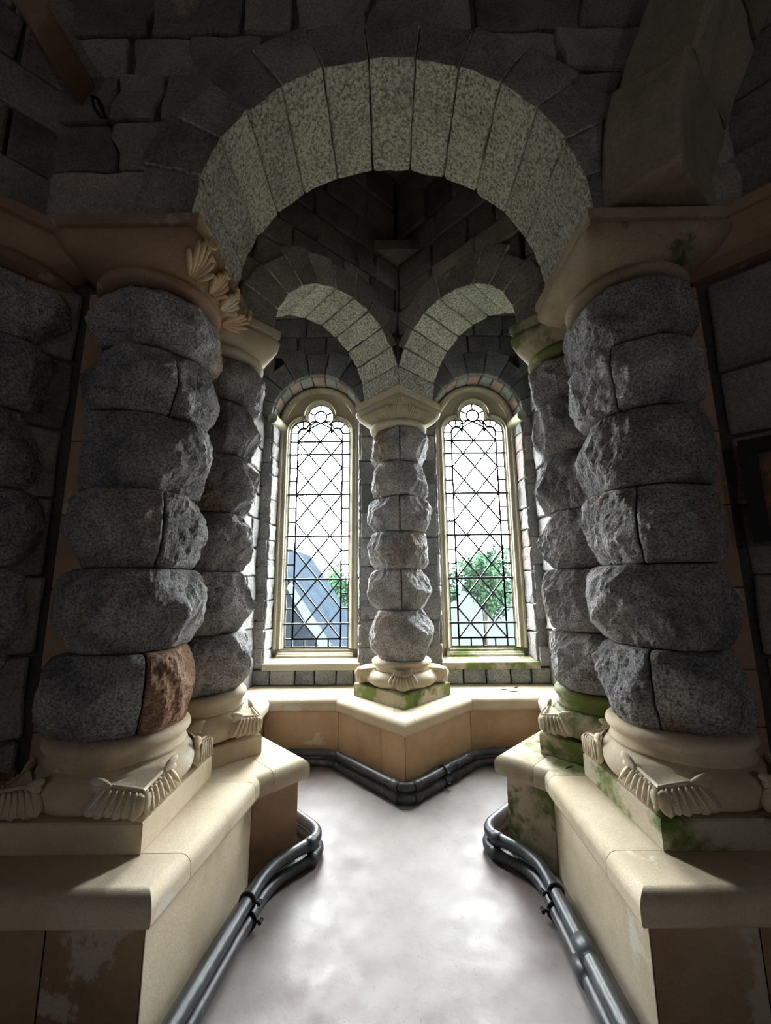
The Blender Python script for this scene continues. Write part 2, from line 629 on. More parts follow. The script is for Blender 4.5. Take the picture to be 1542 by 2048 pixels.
courses(wr, (1.615, 1.885), (S2, -S2), (S2, S2), .02, 2.5, rows_between(.5, 3.0, .33), (.45, .8), 'wall', seg=.2)
courses(wr, (1.615, 1.885), (S2, -S2), (S2, S2), .02, 2.3, rows_between(3.28, 5.45, .33), (.4, .75), 'wall', seg=.2)
courses(wl, (-1.615, 1.885), (-S2, -S2), (-S2, S2), .02, 2.0, rows_between(.5, 3.0, .34), (.45, .8), 'wall', seg=.2)
courses(wl, (-1.615, 1.885), (-S2, -S2), (-S2, S2), .02, 2.0, rows_between(3.28, 5.45, .30), (.35, .7), 'wall', seg=.2)
# bay side walls, lit by the windows
courses(wl, (-1.41, 2.86), YV, (-1, 0), 0, YW - 2.86, rows_between(.5, 3.30, .27), (.26, .46), 'bay', seg=.06, amp=.016, proud=.03)
courses(wl, (-1.41, 2.86), YV, (-1, 0), 0, YW - 2.86, rows_between(3.30, 4.5, .27), (.26, .46), 'bay_dark', seg=.12)
courses(wr, (1.57, 2.86), YV, (1, 0), 0, YW - 2.86, rows_between(.5, 3.30, .27), (.26, .46), 'bay', seg=.06, amp=.016, proud=.03)
courses(wr, (1.57, 2.86), YV, (1, 0), 0, YW - 2.86, rows_between(3.30, 4.5, .27), (.26, .46), 'bay_dark', seg=.12)

# ------------------------------------------------------------------ front wall above the great arch
R0 = .985
wf = thing('wall_front', 'rough coursed stone wall above the great arch', None, kind='structure')
mb = arch_sheet_vf((0, 1.755), XV, YV, -1.8, 1.8, SPR, 5.5, [(0, R0 + .08, SPR, SPR)], .53)
mb.build('backing', 'mortar', wf)
def cut_arch(c, r, zs):
    def f(z0, z1):
        h = max(0, z0 - zs)
        if h >= r:
            return []
        k = sqrt(r * r - h * h)
        return [(c - k, c + k)]
    return f
rows = [(3.29, 3.60), (3.60, 3.90), (3.90, 4.20), (4.20, 4.48), (4.48, 4.80), (4.80, 5.12), (5.12, 5.48)]
courses(wf, (0, 1.733), XV, YV, -1.80, 1.80, rows, (.26, .62), 'wall', cut=cut_arch(0, R0 + .07, SPR), seg=.10, skew=.06, amp=.012)
ga = thing('great_arch', 'broad round arch of pale granite blocks spanning the two front columns', 'arch', (0, 1.99, SPR))
ed = [radians(x) for x in (0, 13.2, 26.8, 40.4, 54.7, 68.6, 82.1, 96.5, 110.8, 125.1, 138.6, 151.0, 165.0, 180)]
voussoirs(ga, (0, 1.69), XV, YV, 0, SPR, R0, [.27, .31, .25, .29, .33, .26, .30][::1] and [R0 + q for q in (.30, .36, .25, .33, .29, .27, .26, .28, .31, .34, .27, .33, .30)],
          0.0, .60, 13, 'granite', seg=.045, amp=.008, edges=ed, face='arch_shade')

# ------------------------------------------------------------------ diagonal arches to the centre column
P0 = (.075, 3.375)
diag = []
for s, label, RR in ((-1, 'pale granite arch above the left window', (-.82, 2.57)), (1, 'pale granite arch above the right window', (.885, 2.555))):
    d = Vector((RR[0] - P0[0], RR[1] - P0[1]))
    S = d.length
    d.normalize()
    nrm = Vector((-d.y, d.x)) if s > 0 else Vector((d.y, -d.x))
    if nrm.y < 0:
        nrm = -nrm
    T, N = (d.x, d.y), (nrm.x, nrm.y)
    r = S / 2 - .005
    st = thing('wall_bay', 'dark stone wall over the %s diagonal arch' % ('left' if s < 0 else 'right'), None, kind='structure')
    st.name = 'wall_bay_left' if s < 0 else 'wall_bay_right'
    arch_sheet_vf((P0[0] + N[0] * .06, P0[1] + N[1] * .06), T, N, -.045, S + .62, SPR, 5.5, [(S / 2, r + .07, SPR, SPR)], .44).build('backing', 'mortar', st)
    rws = [(SPR + .02, 3.52), (3.52, 3.76), (3.76, 4.0), (4.0, 4.22), (4.22, 4.47), (4.47, 4.75), (4.75, 5.1), (5.1, 5.48)]
    courses(st, (P0[0] + N[0] * .035, P0[1] + N[1] * .035), T, N, .0, S + .45, rws, (.22, .5), 'wall', cut=cut_arch(S / 2, r + .06, SPR), seg=.10, skew=.04, amp=.008)
    ar = thing('diagonal_arch', label, 'arch', (P0[0] + d.x * S / 2, P0[1] + d.y * S / 2, SPR), 'diagonal arches on the centre column')
    voussoirs(ar, P0, T, N, S / 2, SPR, r, [r + q for q in (.22, .27, .24, .30, .26, .23, .28, .25, .10, .022, .010)], -.005, .50, 11, 'granite', seg=.045, amp=.007, face='arch_shade')
    diag.append((T, N, S))
struct(MB().add(*box_vf(-1.9, 2.0, 3.2, 4.5, 4.5, 4.6)).build('ceiling_bay', 'wall'), 'dark ceiling between the diagonal arches and the windows')

# ------------------------------------------------------------------ window wall
wins = [(XB - .885, 'left'), (XB + .890, 'right')]
RO = .485       # opening half width in the wall face
ZS = 3.29       # window springing
ww = thing('wall_windows', 'grey granite wall holding the two windows', None, kind='structure')
arch_sheet_vf((0, YW + .05), XV, YV, -1.9, 2.0, 0, 5.55, [(c, RO + .06, .64, ZS) for c, _ in wins], .40, 32).build('backing', 'mortar', ww)
def cutw(z0, z1):
    out = []
    for c, _ in wins:
        if z0 < ZS - .01:
            out.append((c - RO + .0, c + RO))
        else:
            h = z0 - ZS
            rr = RO + .20
            if h < rr:
                k = sqrt(rr * rr - h * h)
                out.append((c - k, c + k))
    return out
rowsw = [(.66, .86), (.86, 1.12), (1.12, 1.40), (1.40, 1.66), (1.66, 1.95), (1.95, 2.22), (2.22, 2.52), (2.52, 2.78), (2.78, 3.06), (3.06, 3.29)]
courses(ww, (0, YW), XV, YV, -1.42, 1.58, rowsw, (.30, .45), ['bay_dark', 'bay_dark', 'bay'], cut=cutw, seg=.10, amp=.006, skew=.0, proud=.0, depth=.2)
courses(ww, (0, YW), XV, YV, -1.42, 1.58, [(3.29, 3.52), (3.52, 3.78), (3.78, 4.02), (4.02, 4.26), (4.26, 4.5)], (.25, .5), 'bay_dark', cut=cutw, seg=.12, skew=.02, proud=.0)
courses(ww, (0, YW), XV, YV, -1.42, 1.58, [(.502, .655)], (.17, .26), 'bay_dark', seg=.10, skew=.0, proud=.005)
for c, side in wins:
    # long dark face stones round the head, then alternating pink and grey reveal stones
    voussoirs(ww, (0, YW), XV, YV, c, ZS, RO + .005, [RO + q for q in (.27, .34, .25, .31)], -.012, .05, 9, 'bay_dark', seg=.1, amp=.005, name='head_stone')
    voussoirs(ww, (0, YW), XV, YV, c, ZS, RO - .012, [RO + .06], .035, .235, 11, ['grey', 'pink'], seg=.04, amp=.008, name='reveal_voussoir')
    # rough reveal stones of the jambs
    for sgn in (-1, 1):
        z = .66
        while z < ZS - .05:
            h = min(RND.uniform(.16, .34), ZS - z)
            if ZS - z - h < .1:
                h = ZS - z
            x0, x1 = sorted((c + sgn * (RO - .018), c + sgn * (RO + .09)))
            v, f = block_vf((x1 - x0, .22, h), lambda u, v_, w: (x0 + (x1 - x0) * u - sgn * .02 * v_, YW + .012 + .22 * v_, z + .003 + (h - .006) * w), .012, (.05, .04, .04), .013, 14, RND.uniform(0, 99))
            link('reveal_stone', v, f, RND.choice(['bay', 'bay', 'bay', 'bay_dark', 'pale_pink']), ww)
            z += h

# ------------------------------------------------------------------ windows
YF, YG = YW + .215, YW + .275    # frame face, glass
def sweep_vf(path, prof, cx):
    """profile [(outward offset, y)] swept along an (x,z) path"""
    n = len(path)
    nr = []
    for i in range(n):
        a = path[max(0, i - 1)]
        b = path[min(n - 1, i + 1)]
        t = Vector((b[0] - a[0], b[1] - a[1]))
        t.normalize()
        nr.append(Vector((-t.y, t.x)))
    v = []
    f = []
    m = len(prof)
    for i in range(n):
        for (d, y) in prof:
            v.append((cx + path[i][0] + nr[i].x * d, y, path[i][1] + nr[i].y * d))
    for i in range(n - 1):
        for k in range(m - 1):
            f.append((i * m + k, i * m + k + 1, (i + 1) * m + k + 1, (i + 1) * m + k))
    return v, f

GW, ZB = .340, .820
ZL, ZF, RL = 3.205, 3.405, .148
def trefoil(inset=0.0):
    """left jamb foot -> left lobe -> top foil -> right lobe -> right jamb foot"""
    w, rl = GW - inset, RL - inset
    lc = -GW + RL
    pts = [(-w, ZB + inset)] + [(-w, ZB + (ZL - ZB) * k / 6) for k in range(1, 6)]
    pts += [(lc + rl * cos(radians(a)), ZL + rl * sin(radians(a))) for a in range(180, 66, -10)]
    left = [(rl * cos(radians(a)), ZF + rl * sin(radians(a))) for a in range(196, 89, -11)]
    pts += left
    pts += [(-x, z) for x, z in reversed(pts[:])]
    return pts

def bar_vf(a, b, w, d, y):
    a, b = Vector(a), Vector(b)
    t = b - a
    if t.length < 1e-5:
        return [], []
    t.normalize()
    n = Vector((-t.y, t.x)) * (w / 2)
    q = [a + n, b + n, b - n, a - n]
    v = [(p.x, y - d / 2, p.y) for p in q] + [(p.x, y + d / 2, p.y) for p in q]
    return v, [(0, 1, 2, 3), (7, 6, 5, 4), (0, 4, 5, 1), (1, 5, 6, 2), (2, 6, 7, 3), (3, 7, 4, 0)]

def clip(poly, a, b, c):
    """keep the part with a*x + b*z <= c"""
    out = []
    for i in range(len(poly)):
        p, q = poly[i], poly[(i + 1) % len(poly)]
        fp, fq = a * p[0] + b * p[1] - c, a * q[0] + b * q[1] - c
        if fp <= 1e-9:
            out.append(p)
        if (fp < -1e-9 and fq > 1e-9) or (fp > 1e-9 and fq < -1e-9):
            t = fp / (fp - fq)
            out.append((p[0] + (q[0] - p[0]) * t, p[1] + (q[1] - p[1]) * t))
    return out

RH, DW, Z0N = .157, .1285, .905
def pane_polys():
    P = []
    BX = 2 * DW
    ztop = Z0N + 14 * RH
    for r in range(0, 15):
        for x in ((-2 * DW, 0, 2 * DW) if r % 2 else (-DW, DW)):
            z = Z0N + r * RH
            poly = [(x - DW, z), (x, z - RH), (x + DW, z), (x, z + RH)]
            for cl_ in ((-1, 0, BX), (1, 0, BX), (0, -1, -Z0N), (0, 1, ztop)):
                poly = clip(poly, *cl_)
            if len(poly) >= 3:
                P.append(poly)
    for r in range(14):
        z0, z1 = Z0N + r * RH, Z0N + (r + 1) * RH
        P.append([(-GW, z0), (-BX, z0), (-BX, z1), (-GW, z1)])
        P.append([(BX, z0), (GW, z0), (GW, z1), (BX, z1)])
    xs = [-GW, -BX, -DW, 0, DW, BX, GW]
    for a, b in zip(xs[:-1], xs[1:]):
        P.append([(a, ZB), (b, ZB), (b, Z0N), (a, Z0N)])
    # head
    z15, z16 = ztop + RH, ZF - .072
    P.append([(0, ztop), (DW, z15), (0, z16), (-DW, z15)])
    rc = .070
    P.append([(rc * cos(2 * pi * k / 20), ZF + rc * sin(2 * pi * k / 20)) for k in range(20)])
    an = [-42, 22, 90, 158, 222]
    for a, b in zip(an[:-1], an[1:]):
        ring = [(RL * cos(radians(a + (b - a) * k / 8)), ZF + RL * sin(radians(a + (b - a) * k / 8))) for k in range(9)]
        inn = [(rc * cos(radians(b + (a - b) * k / 8)), ZF + rc * sin(radians(b + (a - b) * k / 8))) for k in range(9)]
        P.append(ring + inn)
    lc = -GW + RL
    for sg in (-1, 1):
        def mir(q):
            return q if sg < 0 else [(-x, z) for x, z in reversed(q)]
        for a, b in ((180, 130), (130, 95), (95, 62)):
            ring = [(lc + RL * cos(radians(a + (b - a) * k / 6)), ZL + RL * sin(radians(a + (b - a) * k / 6))) for k in range(7)]
            inn = [(lc + .065 * cos(radians(b + (a - b) * k / 6)), ZL + .065 * sin(radians(b + (a - b) * k / 6))) for k in range(7)]
            P.append(mir(list(reversed(ring + inn))))
        P.append(mir([(-GW, ztop), (-BX, ztop), (-BX, ZL), (-GW, ZL)]))
        P.append(mir([(-BX, ztop), (-DW, z15), (lc + .065, ZL), (lc + .03, ZL + .058), (lc - .03, ZL + .058), (-BX, ZL)]))
        P.append(mir([(-BX, ztop), (0, ztop), (-DW, z15)]))
        P.append(mir([(-DW, z15), (0, z16), (-.09, z16 + .02), (-.12, ZL + .13), (lc + .065, ZL)]))
    return P
PANES = pane_polys()

for wi, (c, side) in enumerate(wins):
    w = thing('window_%d' % (wi + 1), '%s narrow trefoil-headed window with diamond leaded panes' % side, None, (c, YG, ZB), kind='structure')
    # stepped sandstone frame: outer roundel arch and jambs, built of stones
    def outer_path(r, za, zb_):
        return [(-r, za), (-r, zb_)]
    prof_o = [(.115, YF + .06), (.115, YF - .005), (.10, YF - .018), (.082, YF - .018), (.070, YF - .002), (.066, YF + .012),
              (.052, YF + .012), (.046, YF + .002), (.034, YF + .002), (.028, YF + .020), (.016, YF + .030), (.012, YF + .045), (.0, YF + .05), (.0, YG + .03)]
    zj = [ZB - .01, 1.10, 1.42, 1.75, 2.05, 2.38, 2.72, 3.0, ZS - .06]
    for sg in (-1, 1):
        for a, b in zip(zj[:-1], zj[1:]):
            v, f = sweep_vf([(-GW, a + .0015), (-GW, b - .0015)], prof_o, 0)
            if sg > 0:
                v = [(-x, y, z) for x, y, z in v]
                f = [tuple(reversed(q)) for q in f]
            v = [(x + c, y, z) for x, y, z in v]
            link('frame_stone', v, f, 'frame', w)
    for sg in (-1, 1):
        x0, x1 = sorted((c + sg * (GW + .003), c + sg * (RO + .09)))
        link('frame_core', *box_vf(x0, x1, YF + .054, YG + .03, ZB - .09, ZS + .02), 'frame', w)
    ring = []
    fcs = []
    for k in range(25):
        a = pi * k / 24
        for rr in (GW + .045, RO + .10):
            for y in (YF + .054, YG + .03):
                ring.append((c + rr * cos(a), y, ZS + rr * sin(a)))
    for k in range(24):
        q, p = 4 * k, 4 * k + 4
        fcs += [(q, p, p + 2, q + 2), (q + 1, q + 3, p + 3, p + 1), (q, q + 1, p + 1, p)]
    link('head_core', ring, fcs, 'frame', w)
    # outer arch moulding (in five stones)
    RA = GW + .072
    prof_a = [(.043, YF + .06), (.043, YF - .005), (.028, YF - .018), (.010, YF - .018), (.0, YF), (-.004, YF + .014), (-.016, YF + .03)]
    za = ZS
    angs = [180, 146, 112, 78, 44, 0]
    angs = [180, 144, 108, 72, 36, 0]
    for a, b in zip(angs[:-1], angs[1:]):
        pth = [(RA * cos(radians(a - .2 + (b - a + .4) * k / 8)), za + RA * sin(radians(a - .2 + (b - a + .4) * k / 8))) for k in range(9)]
        if a == 180:
            pth = [(-RA, ZS - .06)] + pth
        if b == 0:
            pth = pth + [(RA, ZS - .06)]
        v, f = sweep_vf(pth, prof_a, c)
        link('arch_stone', v, f, 'frame', w)
    # trefoil moulding
    tp = [p for p in trefoil() if p[1] > ZS - .30]
    prof_t = [(.072, YF + .032), (.066, YF + .018), (.052, YF + .012), (.046, YF + .004), (.034, YF + .004), (.028, YF + .022), (.014, YF + .030), (.010, YF + .045), (0, YF + .05), (0, YG + .03)]
    v, f = sweep_vf(tp, prof_t, c)
    link('trefoil_moulding', v, f, 'frame', w)
    # recessed spandrel between trefoil and outer arch
    tpu = [p for p in trefoil() if p[1] > ZL - .02]
    v = []
    f = []
    nn = len(tpu)
    for i, (x, z) in enumerate(tpu):
        a = atan2(z - ZL, x)
        v.append((c + x * 1.04, YF + .034, z + .01))
        rr = RA + .01
        v.append((c + rr * cos(a) if z > ZL else c + math.copysign(rr, x), YF + .034, max(z, za + rr * sin(a) * 1.0 - (za - ZL) * 1.0) if z > ZL else z))
        if z > ZL:
            v[-1] = (c + rr * cos(a), YF + .034, ZL + (rr + (za - ZL) * max(0, sin(a))) * sin(a))
    for i in range(nn - 1):
        f.append((2 * i, 2 * i + 1, 2 * i + 3, 2 * i + 2))
    link('spandrel_panel', v, f, 'frame', w)
    # sill: moulded steps and deep face
    def sill(prof, hw, name):
        v = []
        f = []
        for sx in (-hw, hw):
            v += [(c + sx, y, z) for y, z in prof]
        n = len(prof)
        for k in range(n):
            l = (k + 1) % n
            f.append((k, l, n + l, n + k))
        f += [tuple(reversed(range(n))), tuple(range(n, 2 * n))]
        return link(name, v, f, 'mossy' if side == 'right' else 'frame', w)
    sill([(YG + .05, ZB - .004), (YG - .008, ZB - .004), (YF + .045, ZB - .022), (YF + .03, ZB - .024), (YF + .024, ZB - .045), (YF + .005, ZB - .050), (YF - .008, ZB - .066),
          (YF - .022, ZB - .070), (YF - .03, ZB - .088), (YG + .05, ZB - .088)], GW + .06, 'sill_moulding')
    sill([(YG + .05, ZB - .09), (YF - .05, ZB - .092), (YF - .068, ZB - .10), (YW - .012, ZB - .112), (YW - .02, ZB - .13), (YW - .02, ZB - .172), (YW, ZB - .178), (YG + .05, ZB - .178)], RO - .005, 'sill')
    # impost roll on the outer jamb
    sg = -1 if side == 'left' else 1
    v, f = tube_vf([(c + sg * (RO - .012), YW - .03, ZS - .02), (c + sg * (RO - .03), YW + .1, ZS - .02), (c + sg * (RO - .055), YF + .01, ZS - .03)], .055, 16)
    link('impost_roll', v, f, 'frame', w, True)
    # glass and leading
    segs = set()
    for poly in PANES:
        k = len(poly)
        cx_, cz_ = sum(p[0] for p in poly) / k, sum(p[1] for p in poly) / k
        tilt = Vector((RND.uniform(-.010, .010), RND.uniform(-.010, .010)))
        v = [(c + p[0], YG + (p[0] - cx_) * tilt.x + (p[1] - cz_) * tilt.y, p[1]) for p in poly]
        link('pane', v, [tuple(range(k))], 'glass', w)
        for i in range(k):
            a, b = poly[i], poly[(i + 1) % k]
            ka, kb = (round(a[0], 4), round(a[1], 4)), (round(b[0], 4), round(b[1], 4))
            if ka != kb:
                segs.add((min(ka, kb), max(ka, kb)))
    mb = MB()
    for a, b in sorted(segs):
        v, f = bar_vf(a, b, .016, .012, YG)
        mb.add([(x + c, y, z) for x, y, z in v], f)
    lc_ = mb.build('lead_cames', 'lead', w)
    for r in (1, 4, 7, 10, 13):
        v, f = tube_vf([(c - GW - .01, YG - .014, Z0N + r * RH), (c + GW + .01, YG - .014, Z0N + r * RH)], .0115, 8)
        link('saddle_bar', v, f, 'iron', w, True)

# ------------------------------------------------------------------ columns
def facet_radius(seed, rw, rb, z0, z1, k=24):
    rg = random.Random(seed)
    zc, hz = (z0 + z1) / 2, (z1 - z0) / 2
    planes = []
    for _ in range(k):
        az = rg.uniform(-pi, pi)
        ti = rg.uniform(-.85, .85)
        planes.append((az, cos(ti), sin(ti), rb * rg.uniform(.84, 1.0)))
    sv = Vector((seed * 1.37, seed * .71, seed * 2.3))
    def R(th, z):
        t = abs(z - zc) / hz
        pill = max(0, 1 - t ** 2.6) ** .55
        lob = noise.noise(Vector((cos(th) * 1.6, sin(th) * 1.6, z * 3.2)) + sv)
        r = rw + (rb - rw) * pill * (1.12 + .45 * lob)
        for az, ct, st_, d in planes:
            cc = cos(th - az) * ct
            if cc > .3:
                q = (d - (z - zc) * st_) / cc
                if q < r:
                    r = q
        return max(r, rw * .90)
    return R

def column(name, label, cx, cy, rot, half, zj, rw, rb, seed, mats, splits, claw_mat, cap, group, base_mats=None, claw='leaf', carve=None, ztop=2.955, seg=.0165, special=None):
    """plinth, base mouldings, corner claws, rough drums, neck ring, capital"""
    col = thing(name, label, 'column', (cx, cy, H), group)
    ca, sa = cos(rot), sin(rot)
    sq = [(cx + ca * x - sa * y, cy + sa * x + ca * y) for x, y in ((-half, -half), (half, -half), (half, half), (-half, half))]
    bm_ = base_mats or ('cream', 'cream')
    # base
    v, f = stack_vf(sq, [True] * 4, [(.002, H + .001), (0, H + .006), (0, H + .100), (.006, H + .108)])
    link('plinth', v, f, bm_[0], col)
    rt = half + .014
    ztr = zj[0]
    th_ = (ztr - H - .105) * .62
    prof = [(rt - .09, H + .103)]
    for a in range(-80, 91, 10):
        prof.append((rt - .085 + .085 * cos(radians(a)), H + .105 + th_ / 2 + th_ / 2 * sin(radians(a))))
    link('torus_moulding', *lathe_vf(prof, cx, cy, 64), bm_[1], col, True)
    zt = H + .105 + th_
    rr = rw + .022
    hh = ztr - zt
    prof = [(rt - .10, zt - .006), (rr + .012, zt + hh * .02), (rr + .006, zt + hh * .12), (rr + .001, zt + hh * .30), (rr + .004, zt + hh * .46), (rr + .016, zt + hh * .56), (rr + .022, zt + hh * .70),
            (rr + .018, zt + hh * .86), (rr + .006, zt + hh * .98), (rw * .5, ztr + .006)]
    link('base_ring', *lathe_vf(prof, cx, cy, 64), bm_[1], col, True)
    # corner claws
    for k in range(4):
        ph = rot + radians(45 + 90 * k)
        D = half * sqrt(2)
        e = Vector((cos(ph), sin(ph), 0))
        tn = Vector((-sin(ph), cos(ph), 0))
        C = Vector((cx, cy, 0))
        mb = MB()
        zb_ = H + .108
        if claw == 'leaf':
            zt_ = zb_ + th_ * .98
            tipv = C + e * (D - .030)
            tipv.z = zb_ + .095
            fns = {-1: Vector((cos(ph - pi / 4), sin(ph - pi / 4), 0)), 1: Vector((cos(ph + pi / 4), sin(ph + pi / 4), 0))}
            inn = C + e * (rt * .97)
            inn.z = zt_ - .012
            ends = {}
            for s in (-1, 1):
                A = C + fns[s] * (half - .006) + fns[-s] * (half * .46)
                A.z = zb_ + th_ * .70
                ends[s] = A
            # hollow tongue between the two leaf fringes
            g = 8
            tv = []
            for i in range(g + 1):
                for j in range(g + 1):
                    u, w_ = i / g, j / g
                    L_ = inn.lerp(ends[-1], w_ * 0 + u) if 0 else None
                    p0 = ends[-1].lerp(tipv, u)
                    p1 = ends[1].lerp(tipv, u)
                    p = p0.lerp(p1, w_)
                    bow = 4 * w_ * (1 - w_)
                    p = p.lerp(inn.lerp(tipv, u), bow * .55 * (1 - u))
                    p.z += -.020 * bow * sin(pi * min(1, u + .1)) + .012
                    tv.append(p)
            tf = [(i * (g + 1) + j, i * (g + 1) + j + 1, (i + 1) * (g + 1) + j + 1, (i + 1) * (g + 1) + j) for i in range(g) for j in range(g)]
            mb.add(tv, tf)
            for s in (-1, 1):
                fn, al = fns[s], fns[-s]
                A = ends[s]
                mb.add(*tube_vf([A - al * .03 + Vector((0, 0, .020)), A.lerp(tipv, .3) + Vector((0, 0, .012)) - e * .006, A.lerp(tipv, .7) + Vector((0, 0, .008)) - e * .004, tipv + Vector((0, 0, .006))], [.005, .008, .008, .006], 8))
                for q in range(3):
                    mb.add(*lobe_vf(A + al * .03 + Vector((0, 0, .010)), A - al * (.055 - .010 * q) + Vector((0, 0, .040 - .034 * q)) + fn * .006, .034, .026, fn, 8, 8, curl=.006, blunt=True))
                for q in range(6):
                    t = (q + .55) / 6.2
                    b0 = A.lerp(tipv, t) + Vector((0, 0, .010))
                    dep = (b0.z - zb_) * (.74 + .20 * t) + (.006 if q % 2 else 0)
                    t0 = b0 - al * (.070 * (1 - t) ** 1.2) + fn * (.016 - .006 * t)
                    t0.z = b0.z - dep
                    mb.add(*lobe_vf(b0, t0, .060 - .016 * t, .040, fn + Vector((0, 0, .25)), 9, 10, curl=.010, blunt=True))
                    mb.add(*lobe_vf(b0 + fn * .018, t0 + fn * .018 - Vector((0, 0, -.012)), .018, .018, fn, 8, 8, curl=.008))
                sc = tipv - fns[-s] * .022 + fn * .016 + Vector((0, 0, -.045))
                ring = [sc + al * (.026 * cos(t)) + Vector((0, 0, .030 * sin(t))) for t in [radians(30 * i) for i in range(14)]]
                mb.add(*tube_vf(ring, .012, 8))
                mb.add(*lobe_vf(sc + al * .02 + Vector((0, 0, .05)), sc + al * .012 + Vector((0, 0, -.042)), .055, .03, fn, 8, 8))
            mb.build('claw_leaf', claw_mat, col, True)
        else:
            if k in (0, 2):
                # rounded mask of overlapping leaves on the near corner
                top = C + e * (D - .175) + Vector((0, 0, zb_ + .150))
                mb.add(*lobe_vf(top - e * .02, C + e * (D - .045) + Vector((0, 0, zb_ + .02)), .15, .07, e + Vector((0, 0, .8)), 10, 14, blunt=True))
                for q in range(9):
                    kk = (q - 4) / 4
                    tip = C + e * (D - .050 - .075 * abs(kk) ** 1.5) + tn * (kk * .115)
                    tip.z = zb_ + .020 + .035 * abs(kk)
                    mid = top.lerp(tip, .5) + e * .045 + Vector((0, 0, .030))
                    mb.add(*lobe_vf(top + tn * (kk * .035), mid + tn * (kk * .02), .036, .036, e + Vector((0, 0, 1)), 8, 8, curl=.004, blunt=True))
                    mb.add(*lobe_vf(mid + Vector((0, 0, .005)) + tn * (kk * .02), tip, .034, .034, e + Vector((0, 0, .4)), 8, 8, curl=.006, blunt=True))
                for s in (-1, 1):
                    mb.add(*lobe_vf(top + tn * s * .02 + e * .03, top + tn * s * .085 - e * .01 + Vector((0, 0, .006)), .036, .03, Vector((0, 0, 1)), 8, 8, blunt=True))
                mb.build('carved_mask', claw_mat, col, True)
                continue
            # carved head on the corner: blocky face, brow, nose, cheeks and combed-back hair
            fc = C + e * (D - .13) + Vector((0, 0, zb_ + .072))
            def hm(u, v_, w):
                wd = .135 * (1 - .30 * u)
                return fc + e * (-.10 + .21 * u) + tn * ((v_ - .5) * wd) + Vector((0, 0, (w - .5) * (.145 - .02 * u)))
            mb.add(*block_vf((.21, .13, .14), hm, .03, .03, .004, 18, k + seed))
            mb.add(*lobe_vf(fc + e * .10 + Vector((0, 0, .045)), fc + e * .122 + Vector((0, 0, -.012)), .032, .03, e, 6, 8))
            for s in (-1, 1):
                mb.add(*lobe_vf(fc + e * .085 + tn * s * .012 + Vector((0, 0, .038)), fc + e * .06 + tn * s * .058 + Vector((0, 0, .030)), .02, .02, e, 6, 8))
                mb.add(*lobe_vf(fc + e * .07 + tn * s * .05 + Vector((0, 0, -.005)), fc + e * .06 + tn * s * .045 + Vector((0, 0, -.055)), .03, .025, e + tn * s, 6, 8))
                for q in range(5):
                    zz = .055 - q * .024
                    mb.add(*lobe_vf(fc + e * .03 + tn * s * .052 + Vector((0, 0, zz)), fc - e * .085 + tn * s * (.085 - q * .004) + Vector((0, 0, zz - .012)), .026, .022, tn * s + Vector((0, 0, .3)), 7, 8))
            mb.add(*lobe_vf(fc + e * .100 + tn * .022 + Vector((0, 0, -.035)), fc + e * .100 - tn * .022 + Vector((0, 0, -.035)), .012, .016, e, 6, 8))
            for q in range(7):
                a = (q - 3) * .028
                mb.add(*lobe_vf(fc + e * .075 + tn * a * .8 + Vector((0, 0, .055)), fc - e * .09 + tn * a * 1.3 + Vector((0, 0, .075)), .026, .02, Vector((0, 0, 1)), 7, 8))
            mb.build('carved_head', claw_mat, col, True)
    # shaft stones
    n = len(zj) - 1
    for i in range(n):
        a, b = zj[i], zj[i + 1]
        R = facet_radius(seed * 31 + i, rw, rb, a, b)
        cuts = splits.get(i)
        back = radians(97 + 9 * i)
        if cuts is None:
            rngs = [(back - 2 * pi, back)]
        else:
            c0 = radians(cuts)
            rngs = [(c0 - radians(170), c0), (c0, c0 + radians(190))]
        for j, (t0, t1) in enumerate(rngs):
            L = (t1 - t0) * rb
            gp = .004 / rb
            def fm(u, v_, w):
                th = t0 + gp + (t1 - t0 - 2 * gp) * u
                z = a + .002 + (b - a - .004) * v_
                rad = R(th, z)
                x, y = cos(th), sin(th)
                s = Vector((cx + x * rb, cy + y * rb, z))
                rad += noise.noise(s * 20 + Vector((seed, i, j))) * .013 + noise.noise(s * 45) * .008
                rad = .12 + (rad - .12) * w
                return Vector((cx + x * rad, cy + y * rad, z))
            v, f = block_vf((L, b - a, .14), fm, .012, (seg, seg, .2), 0, 1, 0, skip=(4,))
            link('drum_stone', v, f, (special or {}).get((i, j), mats[(i + j) % len(mats)]), col, False)
    # capital
    cm = cap['mat']
    zc = zj[-1]
    rn = rw + .035
    link('neck_ring', *lathe_vf([(rn - .05, zc + .004), (rn, zc + .008), (rn + .016, zc + .022), (rn + .020, zc + .040), (rn + .012, zc + .058), (rn - .006, zc + .066), (rn - .03, zc + .068)], cx, cy, 48), cm, col, True)
    ch = cap['half']
    z0, z1 = zc + .062, SPR - .085
    NS = 72
    v = []
    f = []
    lv = 10
    def bell_pt(a, t, out=0.0):
        e_ = 2 + 16 * min(1, t * 1.35) ** 2.0
        prof_r = rn - .004 + (ch + .012 - rn) * (sin(min(1, t * 1.12) * pi / 2) ** .85)
        if t > .9:
            prof_r -= .012
        prof_r += out
        x, y = cos(a), sin(a)
        g = (abs(x) ** e_ + abs(y) ** e_) ** (-1 / e_)
        X, Y = x * g * prof_r, y * g * prof_r
        return Vector((cx + ca * X - sa * Y, cy + sa * X + ca * Y, z0 + (z1 - z0) * t))
    for q in range(lv + 1):
        for k in range(NS):
            v.append(bell_pt(2 * pi * k / NS, q / lv))
    for q in range(lv):
        for k in range(NS):
            l = (k + 1) % NS
            f.append((q * NS + k, q * NS + l, (q + 1) * NS + l, (q + 1) * NS + k))
    f.append(tuple(range(lv * NS, (lv + 1) * NS)))
